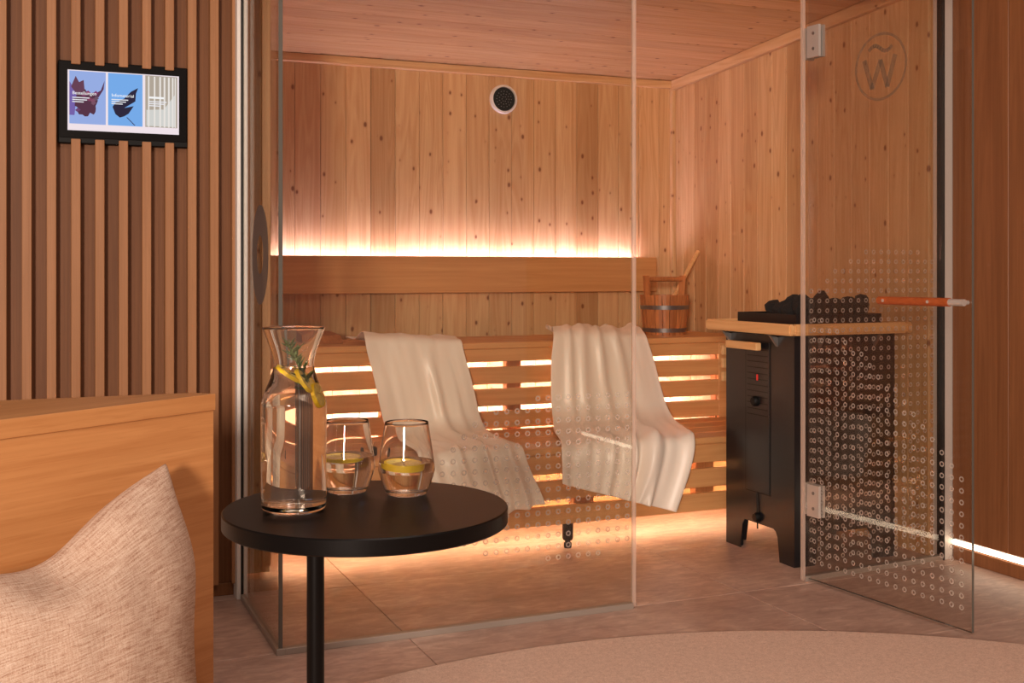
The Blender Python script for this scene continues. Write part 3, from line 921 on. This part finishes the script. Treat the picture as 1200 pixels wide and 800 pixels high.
towel('towel', [
    (4.86, 0.795, 0.795, 404, 531), (4.76, 0.805, 0.798, 416, 534), (4.66, 0.842, 0.80, 424, 537), (4.592, 0.825, 0.80, 427, 540), (4.570, 0.77, 0.765, 430, 543),
    (4.555, 0.68, 0.68, 436, 549), (4.54, 0.56, 0.56, 444, 557), (4.52, 0.47, 0.47, 450, 563), (4.46, 0.430, 0.430, 456, 569), (4.36, 0.422, 0.422, 463, 578),
    (4.20, 0.420, 0.420, 478, 594), (4.05, 0.420, 0.420, 493, 609), (4.000, 0.405, 0.405, 497, 613), (3.985, 0.345, 0.35, 502, 619), (3.985, 0.25, 0.27, 510, 629), (3.985, 0.155, 0.205, 518, 638)],
    [(0.22, 0.62, 0.05, 0.020, -0.05), (0.30, 0.80, 0.05, 0.012, 0.0), (0.60, 0.30, 0.05, 0.030, 0.15), (0.62, 0.55, 0.05, 0.028, 0.05), (0.62, 0.80, 0.05, 0.018, 0.05), (0.5, 0.05, 0.05, 0.015, 0)],
    'smooth white towel draped over the benches, wide flat fall behind the carafe and tumblers', seed=1.3, bunch=0.012)
towel('towel', [
    (4.86, 0.795, 0.795, 640, 742), (4.76, 0.815, 0.80, 644, 746), (4.66, 0.842, 0.82, 647, 751), (4.592, 0.825, 0.805, 648, 756), (4.570, 0.78, 0.765, 647, 760),
    (4.555, 0.69, 0.68, 645, 767), (4.54, 0.58, 0.57, 645, 774), (4.52, 0.49, 0.48, 646, 781), (4.45, 0.433, 0.433, 648, 789), (4.34, 0.422, 0.422, 650, 796),
    (4.18, 0.420, 0.420, 654, 805), (4.05, 0.420, 0.420, 657, 811), (4.000, 0.405, 0.405, 657, 812), (3.985, 0.37, 0.35, 657, 810), (3.985, 0.325, 0.24, 657, 801), (3.985, 0.275, 0.125, 658, 790)],
    [(0.0, 0.15, 0.04, 0.014, 0.04), (0.0, 0.30, 0.05, 0.018, -0.03), (0.02, 0.46, 0.04, 0.014, 0.05), (0.05, 0.64, 0.05, 0.018, 0.05), (0.62, 0.36, 0.04, 0.030, 0.02), (0.62, 0.52, 0.035, 0.026, 0.02), (0.62, 0.68, 0.04, 0.032, 0.04), (0.6, 0.97, 0.06, 0.012, 0)],
    'rumpled white towel with a bunched top draped over the benches next to the bucket', seed=5.1, bunch=0.045)

# small things on the benches
pt = thing('aroma_pot', 'small black pot with thin stick on the lower bench seat', 'pot', (1.186, 4.12, LZ))
soft(obj('body', lathe([(0.0, 0.0), (0.013, 0.0), (0.0155, 0.004), (0.0155, 0.030), (0.010, 0.034), (0.0, 0.034)], (1.186, 4.12, LZ), 20), 'black', pt))
obj('stick', tube([(1.188, 4.12, LZ + 0.030), (1.192, 4.118, LZ + 0.050)], 0.0015, 6), 'bench_z', pt)
hr = obj('headrest', prism([(1.10, 4.76, UZ + 0.001), (1.10, 5.00, UZ + 0.001), (1.10, 5.00, UZ + 0.045), (1.10, 4.80, UZ + 0.035)], (0.14, 0, 0), bevel=0.003), 'bench_z')
tag(hr, 'dark brown wedge headrest beside the towel on the upper bench', 'headrest')

# ------------------------------------------------------------------ control panel on the slats
cpn = thing('control_panel', 'black wall tablet showing three picture tiles, set into oak slats', 'tablet', ((TX0 + TX1) / 2, YS + 0.02, TZ0))
FY = YS + 0.010
obj('housing', box((TX0, FY, TZ0), (TX1, YS + 0.0395, TZ1), 0.003), 'black', cpn)
obj('front_rim', box((TX0 + 0.004, FY - 0.003, TZ0 + 0.018), (TX1 - 0.004, FY - 0.0002, TZ1 - 0.004), 0.001), 'table_black', cpn)
SX0, SX1, SZ0, SZ1 = 0.113, 0.458, 1.554, 1.748
def flat(name, pts, lay, col, st, parent):
    key = f'screen_{name}_{len(bpy.data.materials)}'
    M[key] = emit(key, col, st)
    bm = bmesh.new()
    bm.faces.new([bm.verts.new((x_, FY - 0.0033 - lay * 0.0003, z_)) for x_, z_ in pts])
    return obj(name, bm, key, parent)
def rect(x0_, x1_, z0_, z1_): return [(x0_, z0_), (x1_, z0_), (x1_, z1_), (x0_, z1_)]
scr = flat('screen', rect(SX0, SX1, SZ0, SZ1), 0, srgb(240, 226, 232), 1.0, cpn)
wq = (SX1 - SX0)
def sx(f): return SX0 + f * wq
def sz(f): return SZ0 + f * (SZ1 - SZ0)
flat('picture', rect(sx(.015), sx(.335), sz(.11), sz(.985)), 1, srgb(150, 172, 226), 1.0, scr)
flat('picture', rect(sx(.355), sx(.665), sz(.11), sz(.985)), 1, srgb(118, 170, 232), 1.0, scr)
flat('picture', rect(sx(.69), sx(.985), sz(.11), sz(.985)), 1, srgb(176, 164, 150), 1.0, scr)
flat('shade', [(sx(.015), sz(.25)), (sx(.06), sz(.25)), (sx(.08), sz(.6)), (sx(.02), sz(.80)), (sx(.015), sz(.8))], 2, srgb(118, 98, 168), 1.0, scr)
rnd = random.Random(3)
blob = []
for i in range(26):
    a_ = 2 * math.pi * i / 26
    r_ = rnd.uniform(0.7, 1.05)
    blob.append((sx(.165) + 0.040 * r_ * math.cos(a_), sz(.46) + 0.046 * r_ * math.sin(a_)))
flat('flower', blob, 3, srgb(88, 54, 72), 1.0, scr)
flat('flower', [(sx(.03), sz(.72)), (sx(.07), sz(.90)), (sx(.10), sz(.80)), (sx(.14), sz(.84)), (sx(.15), sz(.64)), (sx(.08), sz(.60))], 4, srgb(104, 66, 86), 1.0, scr)
flat('flower', [(sx(.22), sz(.60)), (sx(.29), sz(.68)), (sx(.325), sz(.85)), (sx(.315), sz(.70)), (sx(.27), sz(.56))], 4, srgb(92, 56, 82), 1.0, scr)
for i in range(9):
    a_, b_ = sx(rnd.uniform(.07, .25)), sz(rnd.uniform(.28, .66))
    flat('petal', [(a_ - .008, b_), (a_, b_ - .006), (a_ + .009, b_ + .002), (a_ + .001, b_ + .009)], 5, srgb(rnd.randint(96, 140), rnd.randint(60, 84), rnd.randint(88, 110)), 1.0, scr)
flat('leaf', [(sx(.395), sz(.42)), (sx(.42), sz(.30)), (sx(.46), sz(.245)), (sx(.50), sz(.27)), (sx(.54), sz(.32)), (sx(.585), sz(.45)), (sx(.50), sz(.41)), (sx(.60), sz(.53)), (sx(.605), sz(.66)), (sx(.625), sz(.76)), (sx(.56), sz(.69)), (sx(.50), sz(.57)), (sx(.42), sz(.49))], 3, srgb(48, 42, 62), 1.0, scr)
flat('leaf_stem', [(sx(.518), sz(.255)), (sx(.528), sz(.255)), (sx(.600), sz(.125)), (sx(.592), sz(.12))], 3, srgb(60, 58, 90), 1.0, scr)
for f0, f1 in ((.715, .728), (.768, .782), (.818, .834), (.858, .874), (.898, .914), (.935, .949), (.960, .970)):
    flat('curtain', rect(sx(f0), sx(f1), sz(.115), sz(.97)), 2, srgb(232, 226, 220), 1.0, scr)
flat('curtain', [(sx(.70), sz(.13)), (sx(.97), sz(.13)), (sx(.97), sz(.70)), (sx(.86), sz(.42)), (sx(.70), sz(.40))], 1.5, srgb(208, 208, 204), 1.0, scr)
M['screen_text'] = emit('screen_text', (1, 1, 1, 1), 1.0)
dg = None
def words(txt, x_, z_, size):
    cu = bpy.data.curves.new('text', 'FONT')
    cu.body = txt; cu.size = size; cu.resolution_u = 3
    to = bpy.data.objects.new('text', cu)
    COL.objects.link(to)
    bpy.context.view_layer.update()
    me = bpy.data.meshes.new_from_object(to.evaluated_get(bpy.context.evaluated_depsgraph_get()))
    bpy.data.objects.remove(to)
    me.transform(Matrix.Translation((x_, FY - 0.0056, z_)) @ Matrix.Rotation(R(90), 4, 'X'))
    return obj('lettering', me, 'screen_text', scr)
words('Bestellungen', sx(.04), sz(.595), 0.0145)
words('Infomaterial', sx(.385), sz(.590), 0.0145)
flat('text_line', rect(sx(.72), sx(.86), sz(.595), sz(.628)), 6, (0.95, 0.95, 0.95, 1), 0.95, scr)
for base in (.04, .385, .72):
    for dz_, ln in ((.535, .15), (.50, .13), (.465, .10)):
        flat('text_line', rect(sx(base), sx(base + ln * (1.0 if base < .7 else 1.1)), sz(dz_), sz(dz_ + .016)), 6, (0.9, 0.9, 0.95, 1), 0.9, scr)

# ------------------------------------------------------------------ rug
rg = obj('round_rug', lathe([(0.0, 0.0006), (1.87, 0.0006), (1.885, 0.004), (1.885, 0.010), (1.878, 0.012), (0.0, 0.012)], (1.36, 1.12, 0), 128), 'rug')
tag(rg, 'large round beige loop-pile rug in front of the sauna', 'rug')

# ------------------------------------------------------------------ lounge with oak back
PZ = 0.85
def fz(u, v, z): 
    r = ray(u, v); t = (z - HC) / r[2]
    return Vector((r[0] * t, r[1] * t, z))
A_ = fz(253, 461, PZ); B_ = fz(226, 460, PZ); C_ = fz(-300, 480.9, PZ); D_ = fz(-300, 528.7, PZ)
an = math.atan2(A_.y - D_.y, A_.x - D_.x)                   # direction of the front face
lo_ = thing('oak_lounge', 'oak panelled lounge back in front of the slat wall', 'lounge', (0, 2.1, 0))
loc = D_.copy(); loc.z = 0
MI = Matrix.Translation(loc) @ Matrix.Rotation(an, 4, 'Z')
MIi = MI.inverted()
def local_obj(name, pts, vec, mat, parent, bev=0.0):
    P = [MIi @ Vector(p) for p in pts]
    o = obj(name, prism([tuple(p) for p in P], vec, bevel=bev), mat, None, None)
    o.location = loc; o.rotation_euler = (0, 0, an)
    o.parent = parent; o.matrix_parent_inverse = parent_inv(parent)
    return o
top_pts = [Vector((p.x, p.y, PZ - 0.034)) for p in (A_, B_, C_, D_)]
local_obj('top_board', top_pts, (0, 0, 0.034), 'oak_x', lo_, 0.0015)
def inset(p, d): 
    ctr = (A_ + B_ + C_ + D_) / 4
    return p
fx = (A_ - D_).normalized(); fn = Vector((-fx.y, fx.x, 0))
A2, D2 = A_ - fx * 0.003 + fn * 0.004, D_ + fn * 0.004
B2, C2 = B_ + Vector((0.0, -0.004, 0)), C_ + Vector((0.0, -0.004, 0))
bp = [Vector((p.x, p.y, 0.014)) for p in (A2, B2, C2, D2)]
local_obj('back_panel', bp, (0, 0, PZ - 0.0345 - 0.014), 'oak_x', lo_)
sn = -fn
s0, s1 = A_ - fx * 0.02 + sn * 0.0, D_ + fx * 0.0
sp4 = [Vector((p.x, p.y, 0.014)) for p in (A2 - fx * 0.02 + sn * 0.0005, D2 + sn * 0.0005, D2 + sn * 0.32, A2 - fx * 0.02 + sn * 0.32)]
local_obj('seat_base', sp4, (0, 0, 0.25), 'oak_x', lo_, 0.002)

# ------------------------------------------------------------------ cushion
def panel_depth(u):      # sight distance to the lounge back at pixel column u
    r = ray(u, 400)
    n = fn
    return n.dot(A_) / (n.x * r[0] + n.y * r[1])
TR, TL, BR, BL = atT(196, 538, panel_depth(196) - 0.06), atT(-165, 722, panel_depth(-165) - 0.10), atT(238, 905, panel_depth(230) - 0.30), atT(-150, 1030, panel_depth(-150) - 0.28)
bm = bmesh.new()
N = 40
ctrn = ((TR - TL).cross(BR - TR)).normalized()
if ctrn.dot(Vector((0, -1, 0))) < 0: ctrn = -ctrn
uvl = bm.loops.layers.uv.new('UVMap')
grid = {}
def cush(side):
    for i in range(N + 1):
        for j in range(N + 1):
            u_, v_ = i / N, j / N
            U, V_ = 2 * u_ - 1, 2 * v_ - 1
            edge = (i in (0, N)) or (j in (0, N))
            if side == 1 and edge: continue
            # sides draw in between the corners
            uu = 0.5 + 0.5 * U * (1 - 0.055 * (1 - V_ * V_)); vv = 0.5 + 0.5 * V_ * (1 - 0.055 * (1 - U * U))
            p = (TL * (1 - uu) + TR * uu) * (1 - vv) + (BL * (1 - uu) + BR * uu) * vv
            sag = math.exp(-((u_ - 0.50) / 0.20) ** 2) * max(0, 1 - v_ * 2.2)
            p = p + (BL - TL).normalized() * 0.050 * sag
            blg = math.exp(-((v_ - 0.36) / 0.20) ** 2) * max(0, u_ * 2 - 1)
            p = p + (TR - TL).normalized() * 0.036 * blg
            h = 0.115 * (max(0, 1 - U * U) ** 0.42) * (max(0, 1 - V_ * V_) ** 0.42)
            wr = 0.007 * noise.noise(Vector((u_ * 3.2, v_ * 3.0, 2.2))) + 0.003 * noise.noise(Vector((u_ * 9, v_ * 5, 7.2)))
            dent = -0.040 * math.exp(-((u_ - 0.52) / 0.14) ** 2 - ((v_ - 0.10) / 0.10) ** 2)
            hh = h + (wr + dent) * min(1, h / 0.05)
            grid[(side, i, j)] = bm.verts.new(p + ctrn * (hh if side == 0 else -hh * 0.55))
cush(0); cush(1)
def gv(s_, i, j): return grid.get((s_, i, j)) or grid[(0, i, j)]
for s_ in (0, 1):
    for i in range(N):
        for j in range(N):
            vs4 = [(i, j), (i + 1, j), (i + 1, j + 1), (i, j + 1)]
            f = bm.faces.new([gv(s_, *q_) for q_ in vs4])
            for lp_, q_ in zip(f.loops, vs4): lp_[uvl].uv = (q_[0] / N, q_[1] / N)
cu_ = obj('cushion', bm, 'linen', None, smooth=True)
tag(cu_, 'beige slub-weave linen cushion leaning against the oak lounge back', 'cushion')
md = cu_.modifiers.new('smooth', 'SUBSURF'); md.levels = 1; md.render_levels = 1

# ------------------------------------------------------------------ side table
TZ = 0.724
tc_ = Vector((0.498, 1.766, 0))
tr_ = 0.2265
st = thing('side_table', 'round black side table with a single slim leg', 'table', (tc_.x, tc_.y, 0))
soft(obj('table_top', lathe([(0.0, TZ - 0.026), (tr_ - 0.002, TZ - 0.026), (tr_, TZ - 0.024), (tr_, TZ - 0.002), (tr_ - 0.002, TZ), (0.0, TZ)], tc_, 96), 'table_black', st), 35)
lg = Vector((0.4085, 1.739, 0))
soft(obj('leg', lathe([(0.0, 0.022), (0.0135, 0.022), (0.0135, TZ - 0.0265), (0.0, TZ - 0.0265)], lg, 24), 'table_black', st), 35)
soft(obj('base_plate', lathe([(0.0, 0.0125), (0.178, 0.0125), (0.18, 0.0145), (0.18, 0.0195), (0.178, 0.0215), (0.0, 0.0215)], (0.445, 1.75, 0), 64), 'table_black', st), 35)

# ------------------------------------------------------------------ carafe
def smooth_prof(P, n=6):
    return [tuple(p) for p in catmull([list(p) for p in P], n)]
cc = Vector((0.383, 1.778, TZ + 0.0006))
outer = [(0.042, 0.0), (0.048, 0.003), (0.0505, 0.010), (0.051, 0.03), (0.051, 0.10), (0.0512, 0.160), (0.0495, 0.175), (0.044, 0.190), (0.0365, 0.208), (0.0322, 0.224), (0.0322, 0.236), (0.036, 0.252), (0.0425, 0.270), (0.0492, 0.2875)]
op = smooth_prof(outer, 5)
th_ = 0.0022
ip = []
for i, (r_, z_) in enumerate(op):
    if z_ > 0.012: ip.append((r_ - th_, z_))
inner = [(0.0, 0.011), (0.040, 0.0115)] + ip
rim = [(op[-1][0] - th_ * .5, op[-1][1] + 0.0008)]
cf = soft(obj('carafe', lathe([(0.0, 0.0)] + op + rim + list(reversed(inner)), cc, 72), 'crystal'), 60)
tag(cf, 'tall clear glass carafe of lemon water with flared neck on black table', 'carafe')
WL = 0.226
wp = [(0.0, 0.0105), (0.040, 0.011)] + [(r_ + 0.0008, z_) for r_, z_ in ip if z_ < WL]
wr_ = wp[-1][0]
wt = soft(obj('carafe_water', lathe(wp + [(wr_ - 0.0005, WL), (0.0, WL - 0.0004)], cc, 72), 'water'), 60)
tag(wt, 'clear water filling the carafe up to its neck', 'water')

def lemon_slice(name, C, normal, r_, th__, label, group=None, half=False):
    t = thing(name, label, 'lemon slice', tuple(C), group)
    q_ = Vector(normal).normalized().to_track_quat('Z', 'Y').to_matrix().to_4x4()
    m = Matrix.Translation(C) @ q_
    soft(obj('rind', xf(lathe([(r_ * .90, -th__ / 2), (r_ * .985, -th__ / 2), (r_, -th__ * .2), (r_, th__ * .2), (r_ * .985, th__ / 2), (r_ * .90, th__ / 2)], (0, 0, 0), 36, close=True), m), 'lemon', t), 60)
    for i in range(8):
        a0, a1 = 2 * math.pi * i / 8 + 0.06, 2 * math.pi * (i + 1) / 8 - 0.06
        ro = r_ * 0.885
        pts = [(0.08 * ro * math.cos((a0 + a1) / 2), 0.08 * ro * math.sin((a0 + a1) / 2), -th__ * .45)] + [(ro * math.cos(a0 + (a1 - a0) * k / 4), ro * math.sin(a0 + (a1 - a0) * k / 4), -th__ * .45) for k in range(5)]
        obj('segment', xf(prism(pts, (0, 0, th__ * .9)), m), 'lemon_flesh', t)
    return t
lemon_slice('lemon_slice', cc + Vector((-0.008, -0.006, 0.214)), (0.55, -0.15, 0.80), 0.024, 0.006, 'lemon slice floating at the carafe neck, nearly flat under the rosemary')
lemon_slice('lemon_slice', cc + Vector((0.012, -0.008, 0.202)), (0.85, -0.25, 0.50), 0.022, 0.006, 'lemon slice standing on edge in the carafe shoulder')
lemon_slice('lemon_slice', cc + Vector((0.028, -0.004, 0.178)), (0.90, -0.30, 0.25), 0.018, 0.006, 'small lemon slice lowest in the carafe against its glass side')
rs = thing('rosemary_sprig', 'green rosemary sprig standing in the neck of the carafe', 'herb', tuple(cc + Vector((0, 0, 0.2))))
sp_pts = [cc + Vector(p) for p in ((0.020, -0.006, 0.185), (0.012, -0.006, 0.212), (0.002, -0.004, 0.240), (-0.008, -0.002, 0.262))]
obj('stem', tube(sp_pts, 0.0011, 6), 'herb_stem', rs)
bm = bmesh.new()
rn = random.Random(11)
for i in range(90):
    f = rn.random() * 2.98
    a_, b_ = sp_pts[int(f)], sp_pts[min(int(f) + 1, 3)]
    p = a_.lerp(b_, f - int(f))
    d = Vector((rn.uniform(-1, 1), rn.uniform(-1, 1), rn.uniform(0.1, 1.1))).normalized()
    ln = rn.uniform(0.012, 0.024)
    q_ = p + d * ln
    rr = math.hypot(q_.x - cc.x, q_.y - cc.y)
    if rr > 0.0285: continue
    tube([p, p + d * ln * .5, q_], [0.0008, 0.0014, 0.0004], 5, bm)
o = obj('needles', bm, 'herb', rs); o['kind'] = 'stuff'

# ------------------------------------------------------------------ tumblers
def tumbler(C, wl, tlabel, wlabel):
    o_ = [(0.030, 0.0), (0.034, 0.003), (0.0405, 0.018), (0.0465, 0.036), (0.0478, 0.044), (0.0452, 0.066), (0.0413, 0.092), (0.0368, 0.1215)]
    op = smooth_prof(o_, 5)
    ip = [(r_ - 0.0013, z_) for r_, z_ in op if z_ > 0.010]
    g = soft(obj('tumbler', lathe([(0.0, 0.001)] + op + [(op[-1][0] - .0006, op[-1][1] + .0006)] + list(reversed([(0.0, 0.0085), (0.031, 0.009)] + ip)), C, 64), 'crystal'), 60)
    tag(g, tlabel, 'glass')
    wp = [(0.0, 0.0082), (0.031, 0.0086)] + [(r_ + 0.0005, z_) for r_, z_ in ip if z_ < wl]
    w = soft(obj('tumbler_water', lathe(wp + [(wp[-1][0] - .0004, wl), (0.0, wl - .0003)], C, 64), 'water'), 60)
    tag(w, wlabel, 'water')
G1 = Vector((0.586, 1.832, TZ + 0.0006)); G2 = Vector((0.499, 1.893, TZ + 0.0006))
tumbler(G1, 0.056, 'stemless glass tumbler with a thick lemon slice at its side, farther from the carafe', 'water in the tumbler with the thick lemon slice')
tumbler(G2, 0.062, 'stemless glass tumbler with a thin lemon slice, half hidden by the carafe', 'water in the tumbler half hidden by the carafe')
lemon_slice('lemon_slice', G1 + Vector((-0.010, -0.010, 0.0505)), (0.04, -0.06, 1.0), 0.0315, 0.011, 'thick lemon slice floating in the tumbler standing clear of the carafe')
lemon_slice('lemon_slice', G2 + Vector((-0.010, -0.006, 0.0585)), (0.02, -0.03, 1.0), 0.0315, 0.006, 'thin lemon slice floating in the tumbler half hidden by the carafe')
